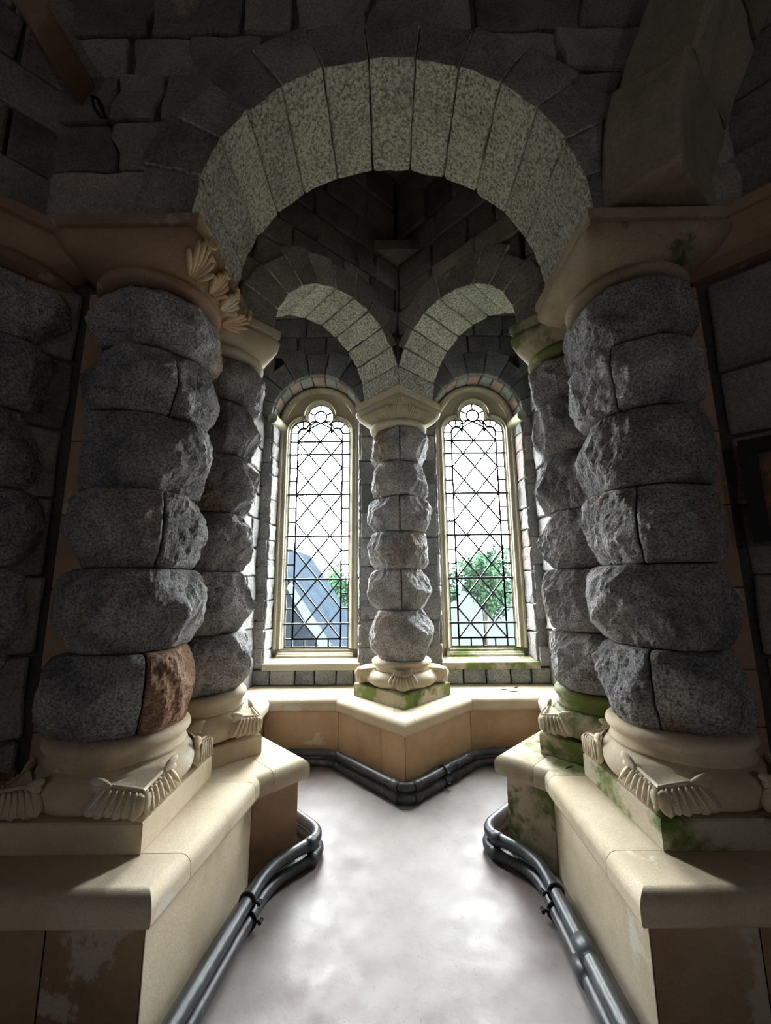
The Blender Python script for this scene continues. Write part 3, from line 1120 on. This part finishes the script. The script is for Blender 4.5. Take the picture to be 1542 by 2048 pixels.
    bell = link('capital_bell', v, f, cm, col, True)
    sq2 = [(cx + ca * x - sa * y, cy + sa * x + ca * y) for x, y in ((-ch, -ch), (ch, -ch), (ch, ch), (-ch, ch))]
    link('abacus', *stack_vf(sq2, [True] * 4, [(.016, z1 - .002), (.016, z1 + .012), (.004, z1 + .020), (.0, z1 + .03), (0, SPR - .012), (.008, SPR - .002)]), cap.get('abacus', cm), col)
    if carve:
        carve(col, bell_pt, rot, ch, z0, z1)
    return col

ZJ = [.865, 1.20, 1.57, 1.93, 2.31, 2.65, 2.955]
ZC = [.82, 1.25, 1.61, 1.955, 2.28, 2.61, 2.94]

def leaf_fan(mb, bell_pt, a0, t0, spread, reach, count, wid, out=.008, tscale=1.0):
    """fluted leaf: lobes fanning up and outwards over the bell surface"""
    for q in range(count):
        k = -1 + 2 * q / (count - 1)
        a1 = a0 + k * spread
        t1 = t0 + reach * cos(k * 1.1) * tscale
        b = bell_pt(a0 + k * spread * .25, t0, .0)
        m = bell_pt(a0 + k * spread * .75, (t0 + t1) / 2, out)
        e = bell_pt(a1, min(.93, t1), out * 1.6)
        nrm = (m - bell_pt(a0 + k * spread * .75, (t0 + t1) / 2, -.1)).normalized()
        mb.add(*lobe_vf(b, e, wid, .036, nrm + Vector((0, 0, -.35)), 9, 8, curl=.010, blunt=True))

def foliage_side(deg, mat):
    """carved acanthus curls along one face of the capital"""
    def carve(col, bell_pt, rot, ch, z0, z1):
        for g in range(4):
            a0 = radians(deg - 36 + 24 * g)
            mb = MB()
            leaf_fan(mb, bell_pt, a0, .10, radians(12), .70, 7, .032, .012)
            sc = bell_pt(a0, .84, .026)
            e = (sc - bell_pt(a0, .84, -.1)).normalized()
            tn = Vector((-e.y, e.x, 0))
            for rr, th in ((.030, .010), (.012, .009)):
                ring = [sc + tn * (rr * cos(t)) + Vector((0, 0, rr * .8 * sin(t))) for t in [radians(36 * i) for i in range(11)]]
                mb.add(*tube_vf(ring, th, 8))
            mb.build('carved_leaf', mat, col, True)
    return carve

def foliage_ring(mat):
    def carve(col, bell_pt, rot, ch, z0, z1):
        # leaf fringe round the front of the bell, with a carved boss at the near corner
        for sgn in (-1, 1):
            for g in range(4):
                a0 = radians(-135) + sgn * radians(20 + 15 * g)
                mb = MB()
                for q in range(4):
                    a = a0 + radians(-5.6 + 3.7 * q)
                    b0 = bell_pt(a, .03, .004)
                    t0 = bell_pt(a + sgn * radians(1.5), .62 - .03 * (q % 2), .026)
                    nrm = (b0 - bell_pt(a, .03, -.1)).normalized()
                    mb.add(*lobe_vf(b0, t0, .020, .060, nrm + Vector((0, 0, -.5)), 9, 8, curl=.022, blunt=True))
                mb.build('carved_leaf', mat, col, True)
        mb = MB()
        ac = radians(-135)
        for q in range(11):
            k = (q - 5) / 5
            b0 = bell_pt(ac + k * radians(13), .03, .004)
            t0 = bell_pt(ac + k * radians(11), .60 - .12 * abs(k), .014)
            nrm = (b0 - bell_pt(ac, .03, -.1)).normalized()
            mb.add(*lobe_vf(b0, t0, .018, .040, nrm, 8, 8, curl=.008, fat=.0))
        top = bell_pt(ac, .66, .004)
        e = (top - bell_pt(ac, .66, -.1)).normalized()
        tn = Vector((-e.y, e.x, 0))
        for sg in (-1, 1):
            mb.add(*lobe_vf(top, top + tn * (sg * .060) + Vector((0, 0, .022)) - e * .012, .034, .034, e, 7, 8))
            mb.add(*lobe_vf(top + Vector((0, 0, -.03)), top + tn * (sg * .040) + Vector((0, 0, -.050)), .030, .030, e, 7, 8))
        mb.add(*lobe_vf(top + Vector((0, 0, .03)), top + Vector((0, 0, -.05)) + e * .008, .030, .036, e, 7, 8))
        mb.build('carved_boss', mat, col, True)
    return carve

G1 = 'rough granite columns of the bay'
column('granite_column', 'massive rough granite column at front left, under a brown carved capital', -1.275, 1.99, 0, .302, ZJ, .245, .312, 1, ['drum'],
       {0: -45, 2: -42, 4: -40}, 'cream', dict(mat='brown', half=.345, abacus='brown'), G1, carve=foliage_side(0, 'tan'), special={(0, 1): 'rust'})
column('granite_column', 'massive rough granite column at front right, on a mossy green plinth', 1.280, 1.99, 0, .302, ZJ, .243, .314, 2, ['drum'],
       {0: -137, 2: -133, 4: -141}, 'cream', dict(mat='mossbrown', half=.345, abacus='mossbrown'), G1, base_mats=('mossy', 'cream'))
column('granite_column', 'rough granite column at rear left, half hidden behind the front left column', -1.185, 2.585, radians(45), .272, ZJ, .222, .292, 3, ['drum'],
       {}, 'cream', dict(mat='cream', half=.285), G1)
column('granite_column', 'rough granite column at rear right, half hidden behind the front right column', 1.235, 2.565, radians(45), .272, ZJ, .215, .285, 4, ['drum'],
       {}, 'mossy', dict(mat='mossy', half=.285), G1, base_mats=('mossy', 'mossy'))
column('granite_column', 'free-standing grey granite column between the two windows', XB, 3.80, radians(45), .305, ZC, .225, .292, 5, ['drum'],
       {1: -90, 3: -91, 5: -89}, 'cream', dict(mat='frame', half=.305, abacus='cream'), G1, claw='head', carve=foliage_ring('frame'), base_mats=('mossy', 'cream'))
column('granite_column', 'dark rough column in shadow at the far left edge', -1.94, 1.79, radians(45), .28, [.865, 1.22, 1.58, 1.93, 2.29, 2.62, 2.955], .24, .295, 6, ['drum'],
       {}, 'brown', dict(mat='brown', half=.285), G1, base_mats=('brown', 'brown'), seg=.035)

# ------------------------------------------------------------------ benches
def offset_line(pts, d):
    out = []
    for i, p in enumerate(pts):
        p = Vector(p)
        if i == 0:
            t = (Vector(pts[1]) - p).normalized()
            out.append(p - Vector((-t.y, t.x)) * d)
            continue
        if i == len(pts) - 1:
            t = (p - Vector(pts[i - 1])).normalized()
            out.append(p - Vector((-t.y, t.x)) * d)
            continue
        a = (p - Vector(pts[i - 1])).normalized()
        b = (Vector(pts[i + 1]) - p).normalized()
        na, nb = Vector((-a.y, a.x)), Vector((-b.y, b.x))
        out.append(p - (na + nb) * (d / (1 + na.dot(nb))))
    return out
NOSE = [(.040, H - .110)] + [(.034 * (1 - cos(radians(t))), H - .078 - .032 * sin(radians(t))) for t in range(80, -1, -10)]
NOSE += [(.045 * (1 - cos(radians(t))), H - .045 + .045 * sin(radians(t))) for t in range(0, 91, 6)]
def bench(name, label, pieces, wallsegs, loc, mats=('cream', 'slab')):
    b = thing(name, label, 'stone bench', loc)
    for poly, flags, mat in pieces:
        v, f = stack_vf(poly, flags, NOSE, .0015)
        link('coping_slab', v, f, mat or mats[0], b)
    pts = [wallsegs[0][0]] + [w_[1] for w_ in wallsegs]
    ins = offset_line(pts, -.045)
    inn = offset_line(pts, -.165)
    for si, (_p, _q, cuts, mat) in enumerate(wallsegs):
        p, q = ins[si], ins[si + 1]
        t = (q - p)
        L = t.length
        t.normalize()
        nn = Vector((-t.y, t.x))
        cs = [0] + [L * c for c in cuts] + [L]
        for a, e in zip(cs[:-1], cs[1:]):
            A, B = p.lerp(q, a / L), p.lerp(q, e / L)
            A2, B2 = inn[si].lerp(inn[si + 1], a / L), inn[si].lerp(inn[si + 1], e / L)
            def fm(u, v_, w):
                k = u * (1 - .004 / (e - a)) + .002 / (e - a)
                sp = A.lerp(B, k).lerp(A2.lerp(B2, k), v_)
                return (sp.x, sp.y, .0005 + (H - .112) * w)
            v, f = block_vf((e - a, .16, H - .11), fm, .004, .4)
            link('wall_slab', v, f, mat or mats[1], b)
    return b
n, o_ = True, False
LFt, LIn, LTp = (-.812, 1.49), (-.713, 2.285), (-.497, 2.515)
LA, LB = (-.786, 1.70), (-.719, 2.24)
LC = (-.655, 2.347)
LD, LE = (-1.07, 3.088), (-1.07, 3.69)
bench('stone_bench', 'cream stone bench ledge wrapping the base of the left columns', [
    ([(-3.2, 1.49), LFt, LA, (-3.2, 1.70)], [n, n, o_, o_], None),
    ([LA, LB, (-1.5, 2.24), (-1.5, 1.70)], [n, o_, o_, o_], None),
    ([LB, LIn, LC, (-.905, 2.60), (-1.5, 2.60), (-1.5, 2.24)], [n, n, o_, o_, o_, o_], None),
    ([LC, LTp, LD, (-1.5, 3.088), (-1.5, 2.60), (-.905, 2.60)], [n, n, o_, o_, o_, o_], None),
    ([LD, LE, (-1.45, 3.69), (-1.45, 3.088)], [n, o_, o_, o_], None),
    ([(-3.2, 1.70), (-1.5, 1.70), (-1.5, 2.4), (-3.2, 2.4)], [o_] * 4, None),
], [((-3.2, 1.49), LFt, (.35, .62, .86), 'slab'), (LFt, LIn, (), 'cream'), (LIn, LTp, (), 'slab'), (LTp, LD, (.5,), 'slab'), (LD, LE, (), 'slab')], (-1.4, 2.3, 0))
RFt, RIn, RTp = (.760, 1.485), (.783, 2.338), (.572, 2.551)
RA_, RB_, RC_ = (.766, 1.70), (.780, 2.285), (.735, 2.387)
RD, RE = (1.245, 3.224), (1.245, 3.69)
bench('stone_bench', 'cream stone bench ledge with green algae wrapping the right columns', [
    ([RA_, RFt, (3.2, 1.485), (3.2, 1.70)], [n, n, o_, o_], None),
    ([RB_, RA_, (1.6, 1.70), (1.6, 2.285)], [n, o_, o_, o_], None),
    ([RC_, RIn, RB_, (1.6, 2.285), (1.6, 2.65), (1.0, 2.65)], [n, n, o_, o_, o_, o_], 'mossy'),
    ([RD, RTp, RC_, (1.0, 2.65), (1.6, 2.65), (1.6, 3.224)], [n, n, o_, o_, o_, o_], 'mossy'),
    ([RE, RD, (1.62, 3.224), (1.62, 3.69)], [n, o_, o_, o_], None),
    ([(1.6, 1.70), (3.2, 1.70), (3.2, 2.4), (1.6, 2.4)], [o_] * 4, None),
], [(RE, RD, (), 'slab'), (RD, RTp, (.5,), 'slab'), (RTp, RIn, (), 'mossy'), (RIn, RFt, (), 'cream'), (RFt, (3.2, 1.485), (.15, .4, .7), 'slab')], (1.4, 2.3, 0))
CLp, CCp, CRp, CJ = (-.50, 3.69), (.075, 3.09), (.685, 3.69), (.165, 3.179)
bench('stone_bench', 'tan stone bench under the windows with a pointed corner at the centre column', [
    ([(-1.45, 3.69), LE, CLp, (-.30, 3.89), (-.30, YW + .1), (-1.45, YW + .1)], [o_, n, o_, o_, o_, o_], None),
    ([CLp, CCp, CJ, (0, 3.34), (0, YW + .1), (-.30, YW + .1), (-.30, 3.89)], [n, n, o_, o_, o_, o_, o_], None),
    ([CJ, CRp, (.485, 3.89), (.485, YW + .1), (0, YW + .1), (0, 3.34)], [n, o_, o_, o_, o_, o_], None),
    ([CRp, RE, (1.62, 3.69), (1.62, YW + .1), (.485, YW + .1), (.485, 3.89)], [n, o_, o_, o_, o_, o_], None),
], [((-1.13, 3.69), CLp, (), 'tan'), (CLp, CCp, (.68,), 'tan'), (CCp, CRp, (), 'tan'), (CRp, (1.30, 3.69), (), 'tan')], (XB, 3.8, 0))

# ------------------------------------------------------------------ heating pipes along the foot of the benches
def fillet(pts, r, k=6):
    out = [pts[0]]
    for i in range(1, len(pts) - 1):
        a = (pts[i - 1] - pts[i]).normalized()
        b = (pts[i + 1] - pts[i]).normalized()
        rr = min(r, (pts[i - 1] - pts[i]).length * .45, (pts[i + 1] - pts[i]).length * .45)
        p, q = pts[i] + a * rr, pts[i] + b * rr
        for j in range(k + 1):
            t = j / k
            out.append(p * (1 - t) ** 2 + pts[i] * 2 * t * (1 - t) + q * t * t)
    out.append(pts[-1])
    return out
line = [(-.90, .55), LFt, LIn, LTp, LD, LE, CLp, CCp, CRp, RE, RD, RTp, RIn, RFt, (.74, .55)]
line[0] = (LFt[0] - .10, .62)
line[-1] = (RFt[0] - .02, .62)
for name, label, z, d, rad in (('heating_pipe', 'upper dark iron heating pipe running round the foot of the benches', .104, .066, .029),
                               ('heating_pipe', 'lower dark iron heating pipe running along the floor edge', .034, .074, .029)):
    off = offset_line(line, d)
    fp = fillet(off, .13)
    path = [(p.x, p.y, z) for p in fp]
    root = thing(name, label, 'pipe', (0, 2.4, z), 'heating pipes')
    # drop repeated points
    pth = [path[0]]
    for p in path[1:]:
        if (Vector(p) - Vector(pth[-1])).length > .006:
            pth.append(p)
    link('tube', *tube_vf(pth, rad, 16), 'pipe', root, True)
    def coupling(a, b, t, L=.055, extra=.005, nm='coupling'):
        A, B = Vector((*off[a], z)), Vector((*off[b], z))
        dd = (B - A).normalized()
        p = A + (B - A) * t
        link(nm, *tube_vf([p - dd * L / 2, p - dd * (L / 2 - .004), p + dd * (L / 2 - .004), p + dd * L / 2], [rad, rad + extra, rad + extra, rad], 16), 'pipe', root, True)
    coupling(2, 3, .72)
    coupling(11, 12, .30)
    coupling(6, 7, .12)
    coupling(6, 7, .88, .07)
    coupling(7, 8, .12, .07)
    coupling(7, 8, .55, .05)
    coupling(7, 8, .62, .05)
    coupling(7, 8, .80, .05)
    if z < .15:
        coupling(12, 13, .62, .09, .006, 'flange')
    # wall clips
    for a, b, t in ((1, 2, .80), (12, 13, .22), (7, 8, .4)):
        if z < .15:
            t = t - .07 if a == 1 else t + .05
        A, B = Vector((*off[a], z)), Vector((*off[b], z))
        dd = (B - A).normalized()
        sd = Vector((-dd.y, dd.x, 0))
        p = A + (B - A) * t
        mb = MB()
        rr = rad + .006
        ring = [p + sd * (rr * cos(q)) + Vector((0, 0, rr * sin(q))) for q in [2 * pi * i / 20 for i in range(21)]]
        mb.add(*tube_vf(ring, .006, 6))
        mb.add(*tube_vf([p - sd * (rr - .004) + Vector((0, 0, .0)), p - sd * (rr + .03)], .006, 6))
        mb.add(*tube_vf([p - sd * (rr + .022) - dd * .012, p - sd * (rr + .022) + dd * .012], .009, 6))
        mb.build('clip', 'iron', root, True)

# ------------------------------------------------------------------ upper details
# string course on the right wall
mb = MB()
def along(s, n_, z, o=(1.60, 1.90)):
    return frame_pt(o, (S2, -S2), (-S2, -S2), s, n_, z)
prof = [(-.02, 3.02), (.06, 3.02), (.12, 3.06), (.16, 3.13), (.165, 3.20), (.18, 3.205), (.18, 3.265), (-.02, 3.265)]
for a, b in ((.0, .62), (.624, 1.3), (1.304, 2.2)):
    v = [along(s, q[0], q[1]) for s in (a, b) for q in prof]
    k = len(prof)
    link('impost_stone', v, [(i, (i + 1) % k, k + (i + 1) % k, k + i) for i in range(k)] + [tuple(range(k)), tuple(reversed(range(k, 2 * k)))], 'brown', wr)
# broad corner rib rising from the right capital towards the viewer
rb_ = thing('vault_rib', 'broad dark stone rib leaning out above the right capital', 'rib', (1.42, 1.62, SPR))
Td, Nd = Vector((.62, -.78)).normalized(), None
Nd = Vector((-Td.y, Td.x))
RRb = 1.55
aa = [0, 19, 33, 47, 60, 74]
for i in range(5):
    a0, a1 = radians(aa[i]), radians(aa[i + 1])
    wdt = (.62, .52, .46, .44, .42)[i]
    def fm(u, v_, w):
        a = a0 + .003 + (a1 - a0 - .006) * u
        rr = RRb + .34 * w
        s = RRb + .06 - rr * cos(a)
        z = SPR + .005 + rr * sin(a)
        t = (v_ - .5) * wdt
        return (1.44 + Td.x * s + Nd.x * t, 1.66 + Td.y * s + Nd.y * t, z)
    v, f = block_vf((RRb * (a1 - a0), wdt, .34), fm, .02, .10, .018, 5, i * 3.1)
    link('rib_stone', v, f, 'rib', rb_)
# brown sandstone blocks high on the left wall
v, f = block_vf((.34, .12, .10), lambda u, v_, w: (-1.83 + .19 * u + .06 * w, 1.42 + .30 * v_, 4.29 - .30 * u + .14 * w), .012, .05, .010, 9, 4)
o = link('corbel_block', v, f, 'brown')
o['label'] = 'brown sandstone corbel block jutting from the wall at upper left'
o['category'] = 'corbel'
# iron hook in the wall
hk = [(-1.395, 1.72, 3.98), (-1.40, 1.675, 3.99), (-1.405, 1.645, 3.96), (-1.38, 1.64, 3.88), (-1.345, 1.645, 3.83), (-1.335, 1.66, 3.85), (-1.36, 1.665, 3.91), (-1.385, 1.665, 3.95)]
hk = [(x - .125, y, z + .0) for x, y, z in hk]
o = link('iron_hook', *tube_vf(hk, .008, 8), 'iron', None, True)
o['label'] = 'small black iron hook fixed in the wall left of the great arch'
o['category'] = 'hook'
# framed picture on the right wall
pc = thing('framed_picture', 'dark framed picture with a dim orange image on the right wall', 'picture', along(.30, .06, 1.55))
def pp(s, n_, z):
    return along(s, n_, z)
s0, s1, z0, z1 = .075, .62, 1.66, 2.13
for (a, b, c_, d_) in ((s0, s1, z0, z0 + .06), (s0, s1, z1 - .06, z1), (s0, s0 + .06, z0 + .06, z1 - .06), (s1 - .06, s1, z0 + .06, z1 - .06)):
    v = [pp(s, q, z) for z in (c_, d_) for q in (.035, .085) for s in (a, b)]
    link('frame_rail', v, [(0, 2, 3, 1), (4, 5, 7, 6), (0, 1, 5, 4), (2, 6, 7, 3), (0, 4, 6, 2), (1, 3, 7, 5)], 'picframe', pc)
m, nt, bb = nodes_of('dim_painting')
tc = nd(nt, 'ShaderNodeTexCoord')
nt.links.new(ramp(nt, noise_n(nt, tc.outputs['Object'], 7, 4, .6), [(.35, (.02, .018, .02)), (.5, (.12, .07, .045)), (.62, (.35, .12, .04)), (.72, (.12, .05, .06))]), bb.inputs['Base Color'])
bb.inputs['Roughness'].default_value = .5
v = [pp(s, .05, z) for z in (z0 + .05, z1 - .05) for s in (s0 + .05, s1 - .05)]
link('canvas', v, [(0, 1, 3, 2)], m, pc)
# dry twigs on the right-hand ledge
for i, (x, y, L, a, where) in enumerate(((1.02, 3.93, .07, .2, 'on the ledge under the right window'), (1.10, 3.86, .09, -.25, 'lying below the right window sill, nearest the edge'), (1.16, 4.0, .05, .5, 'at the right end of the window ledge'), (.93, 2.36, .05, .3, 'on the bench beside the mossy plinth'))):
    pth = [(x - cos(a) * L / 2, y - sin(a) * L / 2, H + .006), (x, y, H + .010), (x + cos(a) * L / 2, y + sin(a) * L / 2 + .01, H + .006)]
    o = link('twig', *tube_vf(pth, [.003, .005, .003], 6), 'soil', None, True)
    o['label'] = 'small dry brown twig ' + where
    o['category'] = 'twig'
    o['group'] = 'dry twigs on the ledges'

# ------------------------------------------------------------------ outdoors
M['grass'] = stone_mat('grass', [(.012, .022, .014), (.022, .034, .02)], .3, 8, .6, .2, 10, vary=0)
M['leaf'] = stone_mat('tree_leaf', [(.006, .016, .009), (.014, .034, .018), (.030, .055, .030)], .3, 9, 1.5, .0, 10, vary=0)
M['bark'] = stone_mat('bark', [(.06, .05, .04), (.10, .08, .06)], .3, 30, 3, .4, 20, vary=0)
M['slate'] = stone_mat('roof_slate', [(.005, .008, .0115), (.010, .0135, .018)], .3, 30, 3, .3, 20, vary=0)
for _n in ('slate', 'leaf', 'grass'):
    M[_n].node_tree.nodes['Principled BSDF'].inputs['Specular IOR Level'].default_value = 0
M['water'] = plain_mat('lake_water', (.0125, .0148, .0158), .9, 0, .0)
g = MB().add([(-60, 4.7, -.4), (60, 4.7, -.4), (60, 26, -3.5), (-60, 26, -3.5)], [(0, 1, 2, 3)]).build('ground', 'grass')
struct(g, 'grassy slope outside the windows')
g = MB().add([(-300, 26, -3.6), (300, 26, -3.6), (300, 600, -3.6), (-300, 600, -3.6)], [(0, 1, 2, 3)]).build('lake', 'water')
g['label'] = 'pale lake far beyond the windows'
g['category'] = 'lake'
g['kind'] = 'structure'
del g['category']
def tree(label, x, y, zc, rx, rz, cnt, seed, zg):
    rg = random.Random(seed)
    t = thing('tree', label, 'tree', (x, y, zg), 'trees outside')
    mb = MB()
    mb.add(*tube_vf([(x, y, zg), (x + .05, y, zc - rz * .4), (x, y, zc + rz * .5)], [.16, .11, .04], 8))
    mb.build('trunk', 'bark', t, True)
    mb = MB()
    clumps = []
    for _ in range(26):
        d = Vector((rg.gauss(0, 1), rg.gauss(0, 1), rg.gauss(0, 1))).normalized() * rg.uniform(.35, .95)
        clumps.append((Vector((x + d.x * rx, y + d.y * rx, zc + d.z * rz)), rg.uniform(.2, .42)))
    for _ in range(cnt):
        c, r = rg.choice(clumps)
        d = Vector((rg.gauss(0, 1), rg.gauss(0, 1), rg.gauss(0, 1))).normalized()
        p = c + d * r * rx * rg.uniform(.5, 1)
        u = Vector((rg.gauss(0, 1), rg.gauss(0, 1), rg.gauss(0, 1))).normalized()
        w = u.cross(d).normalized()
        s = rg.uniform(.05, .10)
        mb.add([p - u * s, p + w * s * .5, p + u * s, p - w * s * .5], [(0, 1, 2, 3)])
    lf = mb.build('foliage', 'leaf', t)
    lf['kind'] = 'stuff'
tree('green leafy tree seen through the right window', 2.75, 12.0, 1.5, 1.05, 1.35, 5200, 5, -1.5)
tree('pale green bush seen through the left window beyond the dark roof', -2.05, 15.0, 1.1, 1.0, 1.0, 3000, 8, -1.9)
hs = thing('outbuilding', 'dark gabled outbuilding roof seen through the left window', 'building', (-2.4, 9, -1.2))
gx, gz, gy = -2.55, 2.36, 8.0
mb = MB()
ex, ez = 1.94, -.42
v = [(gx - ex, gy, ez), (gx + ex, gy, ez), (gx, gy, gz), (gx - ex, gy + 5, ez), (gx + ex, gy + 5, ez), (gx, gy + 5, gz)]
mb.add(v, [(0, 2, 5, 3), (1, 4, 5, 2)])
mb.build('roof', 'slate', hs)
mb = MB()
mb.add([(gx - 1.5, gy + .06, -1.2), (gx + 1.5, gy + .06, -1.2), (gx + 1.5, gy + .06, -.3), (gx, gy + .06, gz - .1), (gx - 1.5, gy + .06, -.3)], [(0, 1, 2, 3, 4)])
mb.add([(gx + 1.5, gy + .06, -1.2), (gx + 1.5, gy + 5, -1.2), (gx + 1.5, gy + 5, -.3), (gx + 1.5, gy + .06, -.3)], [(0, 1, 2, 3)])
mb.build('gable_wall', 'slate', hs)

for o in bpy.data.objects:
    if '_o' in o:
        del o['_o']
